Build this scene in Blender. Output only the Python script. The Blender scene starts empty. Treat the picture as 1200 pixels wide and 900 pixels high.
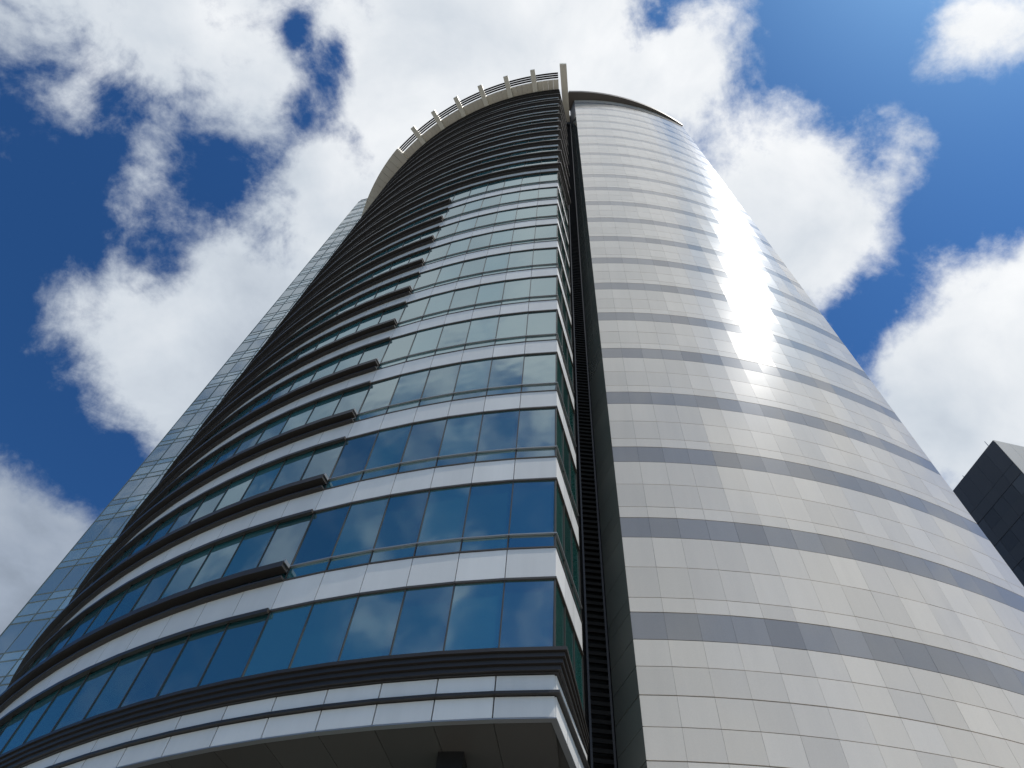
import bpy, bmesh, math, random
from mathutils import Vector, Matrix
random.seed(7)
S = bpy.context.scene
COL = S.collection
R = math.radians

# ------------------------------------------------------------------ camera
EYE = 1.6
cam_d = bpy.data.cameras.new('camera')
cam_d.sensor_width = 36.0
cam_d.lens = 36.0 * 850.0 / 1200.0
cam_d.clip_start = 0.05
cam_d.clip_end = 8000
cam = bpy.data.objects.new('camera', cam_d)
COL.objects.link(cam)
MW = ((0.993944494, 0.109883311, 0.0),
      (-0.0946863266, 0.856480864, 0.507419974),
      (0.0557569867, -0.504347289, 0.861698886))     # world axes seen from the lens
right = Vector((MW[0][0], MW[1][0], MW[2][0]))
down = Vector((MW[0][1], MW[1][1], MW[2][1]))
fwd = Vector((MW[0][2], MW[1][2], MW[2][2]))
m = Matrix.Identity(4)
for i in range(3):
    m[i][0] = right[i]; m[i][1] = -down[i]; m[i][2] = -fwd[i]
m[2][3] = EYE
cam.matrix_world = m
S.camera = cam

# ------------------------------------------------------------------ light
SUN_AZ, SUN_EL = 117.5, 63.6
sd = Vector((math.sin(R(SUN_AZ)) * math.cos(R(SUN_EL)), math.cos(R(SUN_AZ)) * math.cos(R(SUN_EL)), math.sin(R(SUN_EL))))
sun_d = bpy.data.lights.new('sun', 'SUN')
sun_d.energy = 3.3
sun_d.angle = R(0.55)
sun_d.color = (1.0, 0.95, 0.87)
sun = bpy.data.objects.new('sun', sun_d)
COL.objects.link(sun)
sun.location = (60, -30, 120)
sun.rotation_euler = (-sd).to_track_quat('-Z', 'Y').to_euler()

S.view_settings.view_transform = 'Standard'
S.view_settings.look = 'None'
S.view_settings.exposure = 0.22
S.view_settings.gamma = 1.0
S.view_settings.use_curve_mapping = False
S.render.engine = 'CYCLES'
S.cycles.use_denoising = True
S.cycles.max_bounces = 6
S.cycles.sample_clamp_indirect = 4.0

# ------------------------------------------------------------------ world: sky and clouds by direction
def px_dir(x, y):
    v = right * (x - 600) + down * (y - 450) + fwd * 850.0
    return v.normalized()

W = bpy.data.worlds.new('World')
S.world = W
W.use_nodes = True
nt = W.node_tree
nt.nodes.clear()
def N(t, **kw):
    n = nt.nodes.new(t)
    for k, v in kw.items():
        setattr(n, k, v)
    return n
def L(a, b): nt.links.new(a, b)
def math_node(op, a, b=None, c=None):
    n = N('ShaderNodeMath', operation=op)
    for i, v in enumerate((a, b, c)):
        if v is None: continue
        if isinstance(v, (int, float)): n.inputs[i].default_value = v
        else: L(v, n.inputs[i])
    return n.outputs[0]
tc = N('ShaderNodeTexCoord')
DIR = tc.outputs['Generated']
sky = N('ShaderNodeTexSky', sky_type='NISHITA')
sky.sun_disc = False
sky.sun_elevation = R(SUN_EL)
sky.sun_rotation = R(SUN_AZ)
sky.altitude = 0
sky.air_density = 1.0
sky.dust_density = 0.4
sky.ozone_density = 3.0
SKY_STRENGTH = 0.085

# cloud cover: soft banks at their bearings, broken up by fractal noise
BANKS = [  # bearing given as the direction of sight, angular radius (px of an 850 px lens), weight
    (190, 30, 170, .42), (310, 90, 110, .42), (40, 20, 110, .25), (480, 40, 170, .6), (620, 30, 150, .75),
    (720, 70, 120, .6), (440, 190, 150, .6), (330, 330, 190, .75), (210, 420, 150, .7), (120, 370, 90, .45),
    (500, 130, 140, .55), (230, 520, 120, .5), (20, 650, 120, .75), (-40, 720, 160, .7),
    (160, 210, 80, .47), (85, 138, 50, .50), (75, 350, 40, .25), (175, 165, 40, .3), (260, 300, 60, .15),
    (820, 60, 65, .55), (770, 110, 80, .6), (880, 190, 130, .8), (960, 240, 120, .75), (930, 320, 100, .6), (1085, 178, 55, .5), (1060, 220, 40, .2),
    (1045, 135, 35, .35), (1140, 40, 75, .75), (1165, 395, 155, .8), (1090, 450, 110, .7), (1260, 345, 150, .6), (1130, 500, 110, .5),
    (965, 95, 35, .3), (1000, 60, 40, .15),
    # open blue
    (50, 250, 190, -.55), (250, 250, 100, -.5), (150, 140, 70, -.25), (200, 300, 60, -.3), (60, 470, 170, -.62), (115, 580, 85, -.85), (60, 490, 80, -.3), (145, 545, 60, -.3), (165, 520, 55, -.35), (200, 335, 55, -.4), (110, 300, 70, -.25), (352, 50, 36, -.7), (385, 92, 38, -.95), (412, 155, 42, -.9), (345, 20, 30, -.45), (432, 190, 40, -.65), (396, 55, 30, -.7), (362, 125, 40, -.75), (422, 95, 42, -.5), (335, 165, 45, -.4), (450, 30, 40, -.35), (270, 200, 60, -.3),
    (775, 15, 60, -.55), (740, 45, 40, -.2), (930, 50, 120, -.55), (1040, 80, 110, -.5), (1130, 190, 120, -.55), (1015, 370, 80, -.6), (1190, 130, 90, -.4), (1040, 320, 60, -.4), (1150, 235, 95, -.5),
]
# unseen banks and gaps overhead and behind the viewer, added for reflections and fill (bearing, elevation, radius in degrees, weight)
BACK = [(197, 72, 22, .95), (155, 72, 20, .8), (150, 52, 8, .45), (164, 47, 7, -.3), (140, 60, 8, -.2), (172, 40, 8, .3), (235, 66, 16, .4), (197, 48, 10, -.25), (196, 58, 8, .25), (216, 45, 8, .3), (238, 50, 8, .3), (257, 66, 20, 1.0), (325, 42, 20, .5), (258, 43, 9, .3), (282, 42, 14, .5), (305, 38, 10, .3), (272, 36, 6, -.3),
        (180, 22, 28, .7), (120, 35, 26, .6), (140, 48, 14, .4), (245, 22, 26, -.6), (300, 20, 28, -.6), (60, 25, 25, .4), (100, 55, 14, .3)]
acc = None
def add_bank(c, rad, w):
    global acc
    d = N('ShaderNodeVectorMath', operation='DISTANCE')
    L(DIR, d.inputs[0]); d.inputs[1].default_value = c
    mr = N('ShaderNodeMapRange', interpolation_type='SMOOTHSTEP')
    L(d.outputs['Value'], mr.inputs['Value'])
    mr.inputs['From Min'].default_value = 0
    mr.inputs['From Max'].default_value = rad
    mr.inputs['To Min'].default_value = w
    mr.inputs['To Max'].default_value = 0
    o = mr.outputs['Result']
    acc = o if acc is None else math_node('ADD', acc, o)
for x, y, r, w in BANKS:
    c = px_dir(x, y)
    k = c.dot(fwd)
    add_bank(c, r / 850.0 * (k * k * .45 + k * .55) * 1.35, w)
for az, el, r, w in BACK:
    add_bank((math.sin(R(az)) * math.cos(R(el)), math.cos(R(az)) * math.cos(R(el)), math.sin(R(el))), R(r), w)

def noise(scale, detail, rough, dist=0.0, off=(0, 0, 0)):
    mp = N('ShaderNodeMapping'); L(DIR, mp.inputs['Vector']); mp.inputs['Location'].default_value = off
    n = N('ShaderNodeTexNoise'); L(mp.outputs['Vector'], n.inputs['Vector'])
    n.inputs['Scale'].default_value = scale; n.inputs['Detail'].default_value = detail
    n.inputs['Roughness'].default_value = rough; n.inputs['Distortion'].default_value = dist
    return n.outputs['Fac']
n1 = noise(6.0, 12, .58, .6, (3.1, 1.7, .4))
n2 = noise(22.0, 8, .62, .2, (1.1, 4.2, 2.0))
n4 = noise(62.0, 6, .65, .3, (4.7, 9.2, 3.0))
f = math_node('MULTIPLY_ADD', n1, 2.3, -1.15)
f = math_node('ADD', f, math_node('MULTIPLY_ADD', n4, .42, -.21))
f = math_node('ADD', f, math_node('MULTIPLY_ADD', n2, .95, -.475))
f = math_node('ADD', f, acc)
mk = N('ShaderNodeMapRange', interpolation_type='SMOOTHSTEP')
L(f, mk.inputs['Value']); mk.inputs['From Min'].default_value = -.12; mk.inputs['From Max'].default_value = .74
mask = mk.outputs['Result']
# body of the cloud: thick parts white towards the sun, greyer away from it
n3 = noise(5.0, 7, .55, .2, (7.3, 2.2, 5.1))
sdot = N('ShaderNodeVectorMath', operation='DOT_PRODUCT')
L(DIR, sdot.inputs[0]); sdot.inputs[1].default_value = sd
near = N('ShaderNodeMapRange'); L(sdot.outputs['Value'], near.inputs['Value'])
near.inputs['From Min'].default_value = .35; near.inputs['From Max'].default_value = .95
near.inputs['To Min'].default_value = .0; near.inputs['To Max'].default_value = .34
low = N('ShaderNodeMapRange'); L(sdot.outputs['Value'], low.inputs['Value'])  # extra greying, added to dim the fill on the left facade
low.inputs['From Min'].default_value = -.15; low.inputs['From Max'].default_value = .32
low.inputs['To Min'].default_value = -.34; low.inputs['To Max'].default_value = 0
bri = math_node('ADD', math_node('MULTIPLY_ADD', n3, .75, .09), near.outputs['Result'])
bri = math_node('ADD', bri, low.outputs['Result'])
ramp = N('ShaderNodeValToRGB')
e = ramp.color_ramp.elements
e[0].position = .16; e[0].color = (.13, .16, .20, 1)
e[1].position = .90; e[1].color = (.86, .87, .88, 1)
e3 = ramp.color_ramp.elements.new(.32); e3.color = (.29, .34, .42, 1)
e2 = ramp.color_ramp.elements.new(.58); e2.color = (.54, .59, .65, 1)
L(bri, ramp.inputs['Fac'])
# the blue between the clouds
skyc = N('ShaderNodeHueSaturation'); L(sky.outputs['Color'], skyc.inputs['Color'])
skyc.inputs['Saturation'].default_value = 1.0; skyc.inputs['Value'].default_value = SKY_STRENGTH
gam = N('ShaderNodeGamma'); L(skyc.outputs['Color'], gam.inputs['Color']); gam.inputs['Gamma'].default_value = 1.55
gsc = N('ShaderNodeVectorMath', operation='MULTIPLY'); L(gam.outputs['Color'], gsc.inputs[0]); gsc.inputs[1].default_value = (1.08, 1.80, 1.98)
skyg = gsc.outputs['Vector']
mix = N('ShaderNodeMix', data_type='RGBA')
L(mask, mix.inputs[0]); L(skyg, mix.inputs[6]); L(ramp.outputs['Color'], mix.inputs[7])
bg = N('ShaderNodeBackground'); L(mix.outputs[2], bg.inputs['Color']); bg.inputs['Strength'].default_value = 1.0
wo = N('ShaderNodeOutputWorld'); L(bg.outputs[0], wo.inputs['Surface'])

# ------------------------------------------------------------------ materials
def mat(name, base, rough=.5, spec=.5, metal=0.0, ior=1.5, vary=0.0, speck=0.0, speck_scale=40, bump=0.0, tint=None, dirt=0.0, rough_vary=0.0):
    M = bpy.data.materials.new(name); M.use_nodes = True
    t = M.node_tree; p = t.nodes['Principled BSDF']
    p.inputs['Base Color'].default_value = (*base, 1)
    p.inputs['Roughness'].default_value = rough
    p.inputs['Metallic'].default_value = metal
    p.inputs['IOR'].default_value = ior
    p.inputs['Specular IOR Level'].default_value = spec
    if tint: p.inputs['Specular Tint'].default_value = (*tint, 1)
    val = None
    def mth(op, a, b, c=None):
        n = t.nodes.new('ShaderNodeMath'); n.operation = op
        for i, v in enumerate((a, b, c)):
            if v is None: continue
            if isinstance(v, (int, float)): n.inputs[i].default_value = v
            else: t.links.new(v, n.inputs[i])
        return n.outputs[0]
    tco = t.nodes.new('ShaderNodeTexCoord')
    if vary:
        g = t.nodes.new('ShaderNodeNewGeometry')
        val = mth('MULTIPLY_ADD', g.outputs['Random Per Island'], 2 * vary, 1 - vary)
        if rough_vary:
            wn = mth('FRACT', mth('MULTIPLY', g.outputs['Random Per Island'], 17.31), 0)
            t.links.new(mth('MULTIPLY_ADD', wn, 2 * rough_vary, rough - rough_vary), p.inputs['Roughness'])
    if speck:
        n = t.nodes.new('ShaderNodeTexNoise'); n.inputs['Scale'].default_value = speck_scale; n.inputs['Detail'].default_value = 4
        t.links.new(tco.outputs['Object'], n.inputs['Vector'])
        v2 = mth('MULTIPLY_ADD', n.outputs['Fac'], 2 * speck, 1 - speck)
        val = v2 if val is None else mth('MULTIPLY', val, v2)
    if dirt:
        mp = t.nodes.new('ShaderNodeMapping'); mp.inputs['Scale'].default_value = (1.6, 1.6, .12)
        t.links.new(tco.outputs['Object'], mp.inputs['Vector'])
        n = t.nodes.new('ShaderNodeTexNoise'); n.inputs['Scale'].default_value = 1.0; n.inputs['Detail'].default_value = 6
        n.inputs['Roughness'].default_value = .65
        t.links.new(mp.outputs['Vector'], n.inputs['Vector'])
        v2 = mth('MULTIPLY_ADD', n.outputs['Fac'], 2 * dirt, 1 - dirt)
        val = v2 if val is None else mth('MULTIPLY', val, v2)
    if val is not None:
        mx = t.nodes.new('ShaderNodeVectorMath'); mx.operation = 'SCALE'
        mx.inputs[0].default_value = base; t.links.new(val, mx.inputs['Scale'])
        t.links.new(mx.outputs['Vector'], p.inputs['Base Color'])
    if bump:
        n = t.nodes.new('ShaderNodeTexNoise'); n.inputs['Scale'].default_value = .55; n.inputs['Detail'].default_value = 2
        t.links.new(tco.outputs['Object'], n.inputs['Vector'])
        b = t.nodes.new('ShaderNodeBump'); b.inputs['Strength'].default_value = 1.0; b.inputs['Distance'].default_value = bump
        t.links.new(n.outputs['Fac'], b.inputs['Height']); t.links.new(b.outputs['Normal'], p.inputs['Normal'])
    return M
M = dict(
    white=mat('white_enamel_panel', (.68, .665, .645), .33, .5, vary=.06, dirt=.12),
    glass=mat('blue_coated_glass', (.024, .098, .112), .07, .5, ior=4.0, vary=.4, bump=.014, tint=(.84, .98, 1.0)),
    glass_side=mat('green_coated_glass', (.010, .045, .040), .02, .5, ior=2.2, vary=.35, bump=.012, tint=(.75, 1, .95)),
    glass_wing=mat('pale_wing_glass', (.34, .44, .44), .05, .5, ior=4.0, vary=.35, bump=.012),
    frame=mat('bronze_frame', (.055, .048, .042), .4, .5),
    fin=mat('dark_bronze_louvre', (.024, .0205, .018), .42, .5, dirt=.12),
    wframe=mat('grey_green_frame', (.20, .23, .22), .4),
    rail=mat('grey_aluminium', (.32, .33, .34), .35, .5, metal=.6),
    stone=mat('pale_polished_granite', (.655, .59, .515), .11, .5, vary=.08, speck=.06, speck_scale=30, dirt=.085, rough_vary=.02),
    band=mat('grey_polished_granite', (.27, .26, .257), .09, .5, vary=.14, speck=.08, speck_scale=30, rough_vary=.03, dirt=.08),
    ret=mat('dark_polished_granite', (.16, .165, .15), .05, .5, ior=1.8, vary=.15),
    joint=mat('dark_joint', (.09, .085, .08), .7),
    core=mat('dark_core', (.03, .03, .03), .8),
    louv=mat('black_louvre', (.014, .013, .012), .8, .2),
    beige=mat('beige_metal_panel', (.80, .745, .63), .42, .5, vary=.05, dirt=.06),
    rim=mat('brown_rim_soffit', (.115, .098, .085), .5, dirt=.1),
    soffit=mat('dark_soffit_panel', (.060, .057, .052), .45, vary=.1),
    black=mat('black_stone', (.012, .012, .013), .3),
    nb=mat('charcoal_cladding', (.050, .054, .062), .4, vary=.12),
    nbl=mat('pale_concrete', (.42, .41, .39), .6, vary=.05),
    nbg=mat('dark_window_glass', (.058, .064, .074), .35, ior=1.5, vary=.4),
    ground=mat('asphalt', (.11, .107, .10), .85, speck=.25, speck_scale=6),
    pave=mat('paving', (.34, .33, .30), .75, speck=.1, speck_scale=3),
    kerb=mat('kerb_stone', (.4, .39, .37), .7, speck=.1, speck_scale=8),
    paint=mat('road_paint', (.75, .75, .73), .6),
)
for k_, w_, r_ in (('stone', .11, .26), ('band', .09, .26)):   # coat lobe added for a broader glow around the sun glint
    p_ = M[k_].node_tree.nodes['Principled BSDF']
    p_.inputs['Coat Weight'].default_value = w_; p_.inputs['Coat Roughness'].default_value = r_

# ------------------------------------------------------------------ mesh helpers
class MB:
    def __init__(s): s.v = []; s.f = []
    def quad(s, a, b, c, d):
        i = len(s.v); s.v += [tuple(a), tuple(b), tuple(c), tuple(d)]; s.f.append((i, i + 1, i + 2, i + 3))
    def ngon(s, pts):
        i = len(s.v); s.v += [tuple(p) for p in pts]; s.f.append(tuple(range(i, i + len(pts))))
    def hexa(s, b, t):            # b, t: 4 points each, counter-clockwise seen from above
        i = len(s.v); s.v += [tuple(p) for p in b] + [tuple(p) for p in t]
        s.f += [(i + 3, i + 2, i + 1, i), (i + 4, i + 5, i + 6, i + 7)]
        for k in range(4):
            j = (k + 1) % 4; s.f.append((i + k, i + j, i + 4 + j, i + 4 + k))
    def box(s, c, sx, sy, z0, z1, ang=0.0):
        ca, sa = math.cos(ang), math.sin(ang)
        q = [(c[0] + ca * x - sa * y, c[1] + sa * x + ca * y) for x, y in ((-sx / 2, -sy / 2), (sx / 2, -sy / 2), (sx / 2, sy / 2), (-sx / 2, sy / 2))]
        s.hexa([(x, y, z0) for x, y in q], [(x, y, z1) for x, y in q])
    def build(s, name, m, parent=None):
        me = bpy.data.meshes.new(name); me.from_pydata(s.v, [], s.f); me.update()
        me.materials.append(m)
        o = bpy.data.objects.new(name, me); COL.objects.link(o)
        if parent: o.parent = parent
        return o

def line_norms(P):
    n = []
    for i in range(len(P)):
        segs = []
        if i > 0: segs.append((P[i - 1], P[i]))
        if i < len(P) - 1: segs.append((P[i], P[i + 1]))
        vs = []
        for a, b in segs:
            dx, dy = b[0] - a[0], b[1] - a[1]; l = math.hypot(dx, dy); vs.append((dy / l, -dx / l))
        if len(vs) == 1: n.append(vs[0])
        else:
            x, y = vs[0][0] + vs[1][0], vs[0][1] + vs[1][1]; l = math.hypot(x, y); x /= l; y /= l
            k = 1.0 / (x * vs[0][0] + y * vs[0][1]); n.append((x * k, y * k))
    return n
class Path:
    def __init__(s, P): s.P = P; s.n = line_norms(P)
    def at(s, i, off): return (s.P[i][0] + s.n[i][0] * off, s.P[i][1] + s.n[i][1] * off)
def strip(mb, path, i0, i1, o0, o1, z0, z1, o1b=None):
    """closed moulding that follows the path from node i0 to i1, from offset o0 out to o1 (o1b at the far end)"""
    base = len(mb.v); cnt = i1 - i0 + 1
    for k in range(cnt):
        i = i0 + k
        oo = o1 if o1b is None else o1 + (o1b - o1) * k / max(1, cnt - 1)
        a = path.at(i, o0); b = path.at(i, oo)
        mb.v += [(a[0], a[1], z0), (b[0], b[1], z0), (b[0], b[1], z1), (a[0], a[1], z1)]
    for k in range(cnt - 1):
        p = base + 4 * k; q = p + 4
        for a in range(4):
            b = (a + 1) % 4; mb.f.append((p + b, p + a, q + a, q + b))
    mb.f.append((base, base + 1, base + 2, base + 3))
    e_ = base + 4 * (cnt - 1); mb.f.append((e_ + 3, e_ + 2, e_ + 1, e_))
def panel(mb, a, b, nrm, off, z0, z1, gap, thick, tilt=0.0, gapz=None):
    """one cladding panel or pane between plan points a and b, standing proud by off, with its own depth"""
    gz = gap if gapz is None else gapz
    dx, dy = b[0] - a[0], b[1] - a[1]; l = math.hypot(dx, dy); ux, uy = dx / l, dy / l
    h = gap / 2
    A = (a[0] + ux * h, a[1] + uy * h); B = (b[0] - ux * h, b[1] - uy * h)
    t = [random.uniform(-tilt, tilt) for _ in range(2)]
    d = [off + t[0] + t[1], off - t[0] + t[1], off - t[0] - t[1], off + t[0] - t[1]]  # a planar tilt
    q = [(A, z0 + gz / 2), (B, z0 + gz / 2), (B, z1 - gz / 2), (A, z1 - gz / 2)]
    front = [(p[0] + nrm[0] * dd, p[1] + nrm[1] * dd, z) for (p, z), dd in zip(q, d)]
    back = [(p[0] + nrm[0] * (off - thick), p[1] + nrm[1] * (off - thick), z) for p, z in q]
    i = len(mb.v); mb.v += front + back
    mb.f.append((i, i + 1, i + 2, i + 3))
    for k in range(4):
        j = (k + 1) % 4; mb.f.append((i + j, i + k, i + 4 + k, i + 4 + j))
def panels(mb, path, i0, i1, off, z0, z1, gap, thick, tilt=0.0, gapz=None, sub=1):
    for i in range(i0, i1):
        a, b = path.P[i], path.P[i + 1]
        dx, dy = b[0] - a[0], b[1] - a[1]; l = math.hypot(dx, dy); nrm = (dy / l, -dx / l)
        # follow the mitred offset so corners close
        pa = path.at(i, 0); pb = path.at(i + 1, 0)
        for s_ in range(sub):
            A = (pa[0] + dx * s_ / sub, pa[1] + dy * s_ / sub); B = (pa[0] + dx * (s_ + 1) / sub, pa[1] + dy * (s_ + 1) / sub)
            panel(mb, A, B, nrm, off, z0, z1, gap, thick, tilt, gapz)

def tag(o, label=None, cat=None, group=None, kind=None):
    if label: o['label'] = label
    if cat: o['category'] = cat
    if group: o['group'] = group
    if kind: o['kind'] = kind
    return o

# ------------------------------------------------------------------ ground
def slab(name, m, x0, x1, y0, y1, z0, z1, kind='structure'):
    b = MB(); b.box(((x0 + x1) / 2, (y0 + y1) / 2), x1 - x0, y1 - y0, z0, z1)
    return tag(b.build(name, m), kind=kind)
g = MB(); g.quad((-3000, -3000, 0), (3000, -3000, 0), (3000, 3000, 0), (-3000, 3000, 0))
tag(g.build('ground', M['ground']), kind='structure')
slab('pavement', M['pave'], -70, 48, -40, 95, .004, .12)
slab('pavement', M['pave'], -200, 200, -80, -60, .004, .12)
slab('kerb', M['kerb'], -70, 48, -40.3, -40, .004, .13)
slab('kerb', M['kerb'], -200, 200, -60, -59.7, .004, .13)
b = MB()
for k in range(-20, 21): b.box((k * 6.0, -50), 2.6, .14, .004, .008)
tag(b.build('lane_marking', M['paint']), kind='structure')

# ------------------------------------------------------------------ office tower
tower = bpy.data.objects.new('office_tower', None); COL.objects.link(tower)
tower.location = (0, 30, 0); 
tag(tower, 'tall curved office tower, half blue glass with white bands, half pale stone cladding', 'office tower')
PARENT_INV = Matrix.Translation((0, -30, 0))
def part(mb, name, m, parent=None):
    o = mb.build(name, m, parent or tower)
    if parent is None: o.matrix_parent_inverse = PARENT_INV
    return o
E = EYE
# glazed half: an arc seen from outside, turning a sharp corner into the recess
CG = (6.8608, 42.188); RG = 29.5
def garc(deg, off=0.0):
    a = R(deg); return (CG[0] + (RG + off) * math.sin(a), CG[1] - (RG + off) * math.cos(a))
STEP = 2.4917
angs = [-10.25]
while angs[-1] - STEP > -73.5: angs.append(angs[-1] - STEP)
angs = angs[::-1]
NCOR = len(angs) - 1
GP = [garc(a) for a in angs]
SIDE_END = (2.68, 15.86)
c0 = GP[-1]
for k in (1, 2, 3): GP.append((c0[0] + (SIDE_END[0] - c0[0]) * k / 3, c0[1] + (SIDE_END[1] - c0[1]) * k / 3))
G = Path(GP); NEND = len(GP) - 1
iFIN = min(range(NCOR + 1), key=lambda i: abs(angs[i] + 25.2))
H0 = 13.167 + E
FL = 4.0
NF = 19
# dark backing wall of the glazed half
b = MB(); strip(b, G, 0, NEND, -.6, -.10, H0 - 3.75, H0 + FL * NF + 1.9)
part(b, 'backing_wall', M['core'])
for n in range(-1, NF):
    z = H0 + FL * n
    full = n >= 10
    # white spandrel band
    if n >= 0:
        b = MB(); panels(b, G, 0, NEND, 0.0, z + .03, z + 1.06, .022, .09, .0015)
        part(b, 'spandrel_band', M['white'])
    # ribbon window: sill light and main light
    b = MB()
    zb = z + 1.08 if n >= 0 else z + 4.0 - 2.75
    zt = z + 4.0
    if n >= 0:
        panels(b, G, 0, NCOR, -.035, zb + .03, z + 1.60, .05, .05, .004, .02)
        panels(b, G, 0, NCOR, -.035, z + 1.63, zt - .03, .024, .05, .0045, .02)
    else:
        panels(b, G, 0, NCOR, -.035, zb, zt - .03, .024, .05, .0045, .02)
    rw = part(b, 'ribbon_window', M['glass'])
    b = MB()
    if n >= 0:
        panels(b, G, NCOR, NEND, -.035, zb + .03, z + 1.60, .05, .05, .004, .02)
        panels(b, G, NCOR, NEND, -.035, z + 1.63, zt - .05, .05, .05, .006, .02)
    else:
        panels(b, G, NCOR, NEND, -.035, zb, zt - .05, .05, .05, .006, .02)
    sw = part(b, 'return_window', M['glass_side'])
    b = MB()
    for i in range(0, NCOR + 1):
        p = G.at(i, -.03); ang = R(angs[i])
        b.box(p, .028, .05, zb, zt - .02, ang)
    strip(b, G, 0, NCOR, -.08, .02, zt - .035, zt + .028)
    if n >= 0: strip(b, G, 0, NCOR, -.08, .025, zb - .02, zb + .025)
    b.build('window_frame', M['frame'], rw)
    b = MB()
    for i in range(NCOR, NEND + 1):
        p = G.at(i, -.03); b.box(p, .03, .05, zb, zt - .03, R(68))
    strip(b, G, NCOR, NEND, -.081, .019, zt - .034, zt + .027)
    if n >= 0: strip(b, G, NCOR, NEND, -.081, .024, zb - .019, zb + .024)
    b.build('window_frame', M['frame'], sw)
    if n < 0: continue
    # handrail bar across the glass
    i1 = NEND
    b = MB(); strip(b, G, 0, i1, -.03, .03, z + 1.592, z + 1.632)
    part(b, 'handrail', M['rail'])
    # deep and slim sunshades, stopping short of the corner on the lower floors
    iE = NEND if full else iFIN
    b = MB(); kx = (iE / NCOR) if not full else 1.0
    strip(b, G, 0, iE, .03, .40, z + 1.35, z + 1.56, .40 - .115 * kx); strip(b, G, 0, iE, .06, .25, z + 1.56, z + 1.61)
    ds = part(b, 'deep_sunshade', M['fin'])
    b = MB(); strip(b, G, 0, iE, .028, .17, z + 1.06, z + 1.13)
    b.build('sunshade_bracket', M['fin'], ds)
    if not full:
        b = MB(); p = G.at(iE, .17); b.box((p[0] + .02, p[1] - .01), .03, .26, z + 1.50, z + 1.615, R(-25))
        b.build('end_cap', M['rail'], ds)
    b = MB(); strip(b, G, 0, iE, .03, .22, z - .12, z + .005, .22 - .135 * kx)
    ss = part(b, 'slim_sunshade', M['fin'])
# ribbed cornice under the lowest windows, two rows of white panels, dark soffit
zc = E
b = MB()
for k, (o, za, zb_) in enumerate(((.33, 10.68, 10.80), (.27, 10.56, 10.68), (.21, 10.44, 10.56), (.15, 10.32, 10.44))):
    strip(b, G, 0, NCOR, -.1, o, zc + za + .025, zc + zb_ - .002)
    strip(b, G, 0, NCOR, -.1, o - .07, zc + za - .002, zc + za + .026)
    strip(b, G, NCOR, NEND, -.1, o, zc + za + .025, zc + zb_ - .002, o * .25)
    strip(b, G, NCOR, NEND, -.1, o - .07, zc + za - .002, zc + za + .026, o * .25 - .02)
part(b, 'ribbed_cornice', M['fin'])
b = MB(); panels(b, G, 0, NEND, .02, zc + 9.87, zc + 10.31, .03, .1, .001, .01)
part(b, 'fascia_panel', M['white'])
b = MB(); strip(b, G, 0, NEND, -.1, .12, zc + 9.80, zc + 9.865)
part(b, 'ledge', M['fin'])
b = MB(); panels(b, G, 0, NEND, .02, zc + 9.30, zc + 9.79, .03, .1, .001, .01)
part(b, 'fascia_panel', M['white'])
b = MB(); strip(b, G, 0, NEND, -.1, .035, zc + 9.262, zc + 9.285)
part(b, 'drip_trim', M['rail'])
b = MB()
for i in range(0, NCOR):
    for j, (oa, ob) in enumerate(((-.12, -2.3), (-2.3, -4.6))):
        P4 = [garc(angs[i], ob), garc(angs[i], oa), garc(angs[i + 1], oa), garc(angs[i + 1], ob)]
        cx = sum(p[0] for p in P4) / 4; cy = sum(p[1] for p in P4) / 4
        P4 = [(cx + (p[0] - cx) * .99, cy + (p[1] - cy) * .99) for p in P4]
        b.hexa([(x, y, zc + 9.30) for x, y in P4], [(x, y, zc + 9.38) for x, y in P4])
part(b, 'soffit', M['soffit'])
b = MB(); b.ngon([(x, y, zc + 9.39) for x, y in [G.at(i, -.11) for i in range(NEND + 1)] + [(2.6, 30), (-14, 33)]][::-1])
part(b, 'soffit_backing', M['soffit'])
LB = Path([garc(a, -5.2) for a in angs[:-2]])
b = MB(); panels(b, LB, 0, len(LB.P) - 1, 0, .13, zc + 9.25, .06, .1)
part(b, 'lobby_glazing', M['glass_side'])
for deg in (-14.2, -28, -42):
    p = (-.38, 14.95) if deg > -20 else garc(deg, -1.62)
    b = MB(); b.box(p, .56, .56, .1, zc + 9.36, R(-11) if deg > -20 else R(deg))
    b.box(p, .70, .70, .1, .5, R(-11) if deg > -20 else R(deg))
    part(b, 'column', M['black'])

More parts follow.
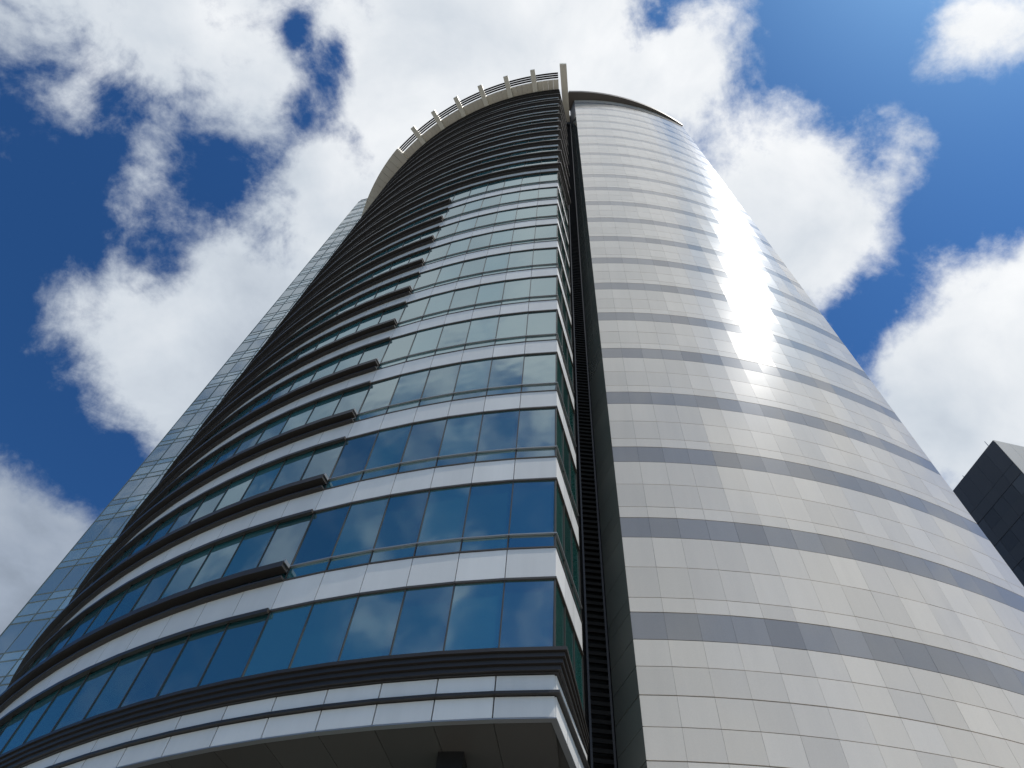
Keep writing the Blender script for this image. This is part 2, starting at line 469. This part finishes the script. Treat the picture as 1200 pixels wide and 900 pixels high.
# crown: soffit ring, radial brackets, concentric tubes, closed end
HC = 91.05 + E
ca = [-49.7 + (39.6) * k / 34 for k in range(35)]
b = MB()
for i in range(34):
    a0, a1 = ca[i] + .02, ca[i + 1] - .02
    P4 = [garc(a0, 0), garc(a0, 1.18), garc(a1, 1.18), garc(a1, 0)]
    b.hexa([(x, y, HC) for x, y in P4], [(x, y, HC + .5) for x, y in P4])
part(b, 'crown_soffit', M['beige'])
RING = Path([garc(a) for a in ca])
for o in (1.30, 1.53, 1.76):
    b = MB(); strip(b, RING, 0, 34, o, o + .17, HC + .1, HC + .25)
    part(b, 'crown_tube', M['louv'])
b = MB(); strip(b, RING, 0, 34, .02, .3, HC - 1.35, HC - 1.1)
part(b, 'crown_sill', M['fin'])
for k in range(6):
    deg = -15.4 - 5.75 * k
    a = R(deg); w = .27
    tx, ty = math.cos(a) * w, math.sin(a) * w
    i_, o_ = garc(deg, -.05), garc(deg, 2.58)
    b = MB()
    b.hexa([(i_[0] - tx, i_[1] - ty, HC - .75), (o_[0] - tx, o_[1] - ty, HC - .06), (o_[0] + tx, o_[1] + ty, HC - .06), (i_[0] + tx, i_[1] + ty, HC - .75)],
           [(i_[0] - tx, i_[1] - ty, HC + .45), (o_[0] - tx, o_[1] - ty, HC + .35), (o_[0] + tx, o_[1] + ty, HC + .35), (i_[0] + tx, i_[1] + ty, HC + .45)])
    part(b, 'crown_bracket', M['beige'])
b = MB()
ce = [-72.5 + 22.7 * k / 14 for k in range(15)]
for i in range(14):
    a0, a1 = ce[i] + .03, ce[i + 1] - .03
    of = lambda a: 2.05 - 1.0 * ((-49.7 - a) / 22.8) ** 1.3 if a < -49.7 else 2.05
    P4 = [garc(a0, 0), garc(a0, of(a0)), garc(a1, of(a1)), garc(a1, 0)]
    b.hexa([(x, y, HC - .30) for x, y in P4], [(x, y, HC + .9) for x, y in P4])
part(b, 'crown_end_panel', M['beige'])
b = MB()
pL, pR = (1.40, 10.33), (2.18, 10.25); qL, qR = (2.72, 16.62), (3.46, 16.55)
b.hexa([(pL[0], pL[1], HC), (pR[0], pR[1], HC), (qR[0], qR[1], HC), (qL[0], qL[1], HC)],
       [(pL[0], pL[1], HC + .9), (pR[0], pR[1], HC + .9), (qR[0], qR[1], HC + .9), (qL[0], qL[1], HC + .9)])
part(b, 'corner_beam', M['beige'])
b = MB(); p = garc(-36.2, 1.2); b.box(p, .05, .05, HC + .3, HC + 3.2)
part(b, 'antenna', M['rail'])
# louvred plant floor between the last windows and the crown
b = MB()
zz = H0 + FL * NF
while zz < HC - .3:
    strip(b, G, 0, NEND, -.05, .16, zz, zz + .12); zz += .36
part(b, 'plant_louvres', M['fin'])
b = MB(); strip(b, G, 0, NEND, -.6, -.09, H0 + FL * NF + 1.9, HC + 1.5)
part(b, 'parapet', M['fin'])

# recess between the two halves with its tall louvre grille
b = MB()
RP = Path([(2.66, 15.9), (2.70, 17.3), (3.72, 17.3), (3.66, 16.86)])
for i in range(3):
    a_, c_ = RP.P[i], RP.P[i + 1]
    b.quad((a_[0], a_[1], .1), (c_[0], c_[1], .1), (c_[0], c_[1], HC + 8.6), (a_[0], a_[1], HC + 8.6))
part(b, 'recess_wall', M['core'])
b = MB()
for x in (2.99, 3.58): b.box((x, 16.98), .06, .12, .12, HC + 1)
part(b, 'grille_frame', M['fin'])
b = MB(); z = .3
while z < HC + .8:
    b.hexa([(3.02, 16.92, z), (3.55, 16.92, z), (3.55, 17.1, z + .09), (3.02, 17.1, z + .09)],
           [(3.02, 16.92, z + .12), (3.55, 16.92, z + .12), (3.55, 17.1, z + .20), (3.02, 17.1, z + .20)]); z += .27
part(b, 'louvre_grille', M['louv'])

# stone half
CS = (8.1645, 42.3998); RS = 27.24
def sarc(a, off=0.0): return (CS[0] + (RS + off) * math.sin(a), CS[1] - (RS + off) * math.cos(a))
A0 = (3.99, 15.45)
aA = math.atan2(A0[0] - CS[0], -(A0[1] - CS[1]))
# right-hand corner: where the bearing is 47.1 degrees
aB = max((a for a in [k * .0005 for k in range(0, 1600)] if math.degrees(math.atan2(*sarc(a))) < 47.1 and a < R(30)), default=R(20))
NS = 16
SPn = [sarc(aA + (aB - aA) * k / NS) for k in range(NS + 1)]
far = (3.62, 16.85)
SB = SPn[-1]
back = [(SB[0] + .34 * k * .95, SB[1] + .94 * k * .95) for k in range(1, 21)]
ST = Path([far] + SPn + back)
iA, iB, iZ = 1, 1 + NS, 1 + NS + 20
H2 = 13.54 + E
ROWS = ((.0, .95, 'b'), (.95, 1.49, 's'), (1.49, 2.70, 's'), (2.70, 4.0, 's'))
TOPS = H2 + 4 * 21.7
b = MB(); strip(b, ST, 0, iZ, -.7, -.03, .1, TOPS + .1)
part(b, 'backing_wall', M['joint'])
def clad(z0, z1, kind, pale, gran, ret):
    t = .0017
    if kind == 'b':
        panels(gran, ST, iA, iZ, .0, z0, z1, .005, .035, t, .034)
    else:
        panels(pale, ST, iA, iZ, .004, z0, z1, .005, .035, t, .020)
    panels(ret, ST, 0, iA, .0, z0, z1, .012, .035, .0006, .02)
z = .13; lower = []
zs = [H2 - .86 * k for k in range(0, 18)]
pale, ret = MB(), MB()
for k in range(17):
    if zs[k + 1] < .1: break
    clad(zs[k + 1] + (.012 if k % 2 else 0), zs[k], 's', pale, None, ret)
part(pale, 'stone_cladding', M['stone']); part(ret, 'polished_return', M['ret'])
for n in range(22):
    pale, gran, ret = MB(), MB(), MB()
    for z0, z1, kd in ROWS:
        if n == 21 and z0 >= 2.7: continue
        clad(H2 + 4 * n + z0, H2 + 4 * n + z1, kd, pale, gran, ret)
    part(pale, 'stone_cladding', M['stone']); part(gran, 'granite_band', M['band']); part(ret, 'polished_return', M['ret'] if n < 19 else M['rim'])
b = MB(); strip(b, ST, 0, iB, -.7, 1.08, TOPS, TOPS + 1.0, .12)
part(b, 'roof_rim', M['rim'])

# flat glazed wing behind the far end of the arc
wa, wd = R(-37.25), 40.5
W1 = (wd * math.sin(wa), wd * math.cos(wa))
W0 = (W1[0] + .938 * 5.0, W1[1] - .345 * 5.0)
nW = 4
WP = Path([(W1[0] + (W0[0] - W1[0]) * k / nW, W1[1] + (W0[1] - W1[1]) * k / nW) for k in range(nW + 1)])
WTOP = 102 + E
b = MB(); strip(b, WP, 0, nW, -.7, -.06, .1, WTOP)
part(b, 'backing_wall', M['core'])
n = 0; z = H0 - 12
while z < WTOP - 3.9:
    b = MB()
    panels(b, WP, 0, nW, 0, z, z + .95, .04, .05, .006, .03)
    panels(b, WP, 0, nW, 0, z + .95, z + 1.5, .04, .05, .006, .03)
    panels(b, WP, 0, nW, 0, z + 1.5, z + 3.5, .04, .05, .010, .03)
    panels(b, WP, 0, nW, 0, z + 3.5, z + 4.0, .04, .05, .006, .03)
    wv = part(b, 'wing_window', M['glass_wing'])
    b = MB()
    for dz in (0, .95, 1.5, 3.5): strip(b, WP, 0, nW, -.04, .03, z + dz - .02, z + dz + .02)
    for i in range(nW + 1): b.box(WP.at(i, 0), .035, .06, z, z + 3.98, R(-20))
    b.build('window_frame', M['wframe'], wv)
    z += FL
# solid body that closes the tower behind its facades
b = MB()
ins = [G.at(i, -.55) for i in range(NEND + 1)]
foot = ins + [(2.7, 17.6), (3.8, 17.6)] + [ST.at(i, -.65) for i in range(2, iZ + 1)] + [(20, 52), (-2, 60), (-16, 50), WP.at(0, -.6)]
for z0, z1 in ((zc + 9.5, HC - .2),):
    k = len(foot); i0 = len(b.v)
    b.v += [(x, y, z0) for x, y in foot] + [(x, y, z1) for x, y in foot]
    for i in range(k):
        j = (i + 1) % k; b.f.append((i0 + i, i0 + j, i0 + k + j, i0 + k + i))
    b.f.append(tuple(range(i0 + k, i0 + 2 * k)))
    b.f.append(tuple(range(i0 + k - 1, i0 - 1, -1)))
part(b, 'tower_core', M['core'])
b = MB()
foot2 = [(3.8, 17.6)] + [ST.at(i, -.65) for i in range(2, iZ + 1)] + [(20, 52), (4, 52)]
k = len(foot2); b.v += [(x, y, HC - .2) for x, y in foot2] + [(x, y, TOPS + .9) for x, y in foot2]
for i in range(k):
    j = (i + 1) % k; b.f.append((i, j, k + j, k + i))
b.f.append(tuple(range(k, 2 * k)))
part(b, 'roof_block', M['core'])

# ------------------------------------------------------------------ neighbouring block
nbt = bpy.data.objects.new('neighbour_block', None); COL.objects.link(nbt); nbt.location = (60, 50, 0)
tag(nbt, 'dark flat faced office block behind the right edge of the stone tower', 'office block')
NBI = Matrix.Translation((-60, -50, 0))
def npart(mb, name, m, parent=None):
    o = mb.build(name, m, parent or nbt)
    if parent is None: o.matrix_parent_inverse = NBI
    return o
hN = 71.5 + E
c = Vector((55.57, 42.515)); u = Vector((-1.496, 7.464)).normalized(); v = Vector((3.75, .456)).normalized()
pts = [c + u * 34, c, c + v * 26, c + v * 26 + u * 34]
b = MB()
b.v = [(p.x, p.y, .0) for p in pts] + [(p.x, p.y, hN - .3) for p in pts]
for i in range(4):
    j = (i + 1) % 4; b.f.append((i, j, 4 + j, 4 + i))
b.f.append((4, 5, 6, 7))
npart(b, 'wall', M['nb'])
FP = Path([tuple(c + u * (34 - 34 * k / 20)) for k in range(21)])
z = 4.0
while z < hN - 6:
    b = MB(); panels(b, FP, 0, 20, .03, z, z + 1.9, .06, .05, .004, .02)
    npart(b, 'window_band', M['nbg'])
    b = MB(); panels(b, FP, 0, 20, .06, z + 1.92, z + 3.58, .014, .06, .002, .02)
    npart(b, 'cladding', M['nb'])
    z += 3.6
b = MB(); panels(b, FP, 0, 20, .06, z, hN, .014, .06, .002, .02)
npart(b, 'cladding', M['nb'])
GPn = Path([tuple(c + v * (26 * k / 14)) for k in range(15)])
b = MB(); panels(b, GPn, 0, 14, .05, 4, hN, .02, .05, .002)
npart(b, 'gable_wall', M['nbl'])
for d_, hh in ((1.2, 1.6), (6, 1.0)):
    b = MB(); p = c + u * d_ + v * .6; b.box((p.x, p.y), .06, .06, hN - .3, hN + hh)
    npart(b, 'lightning_rod', M['rail'])
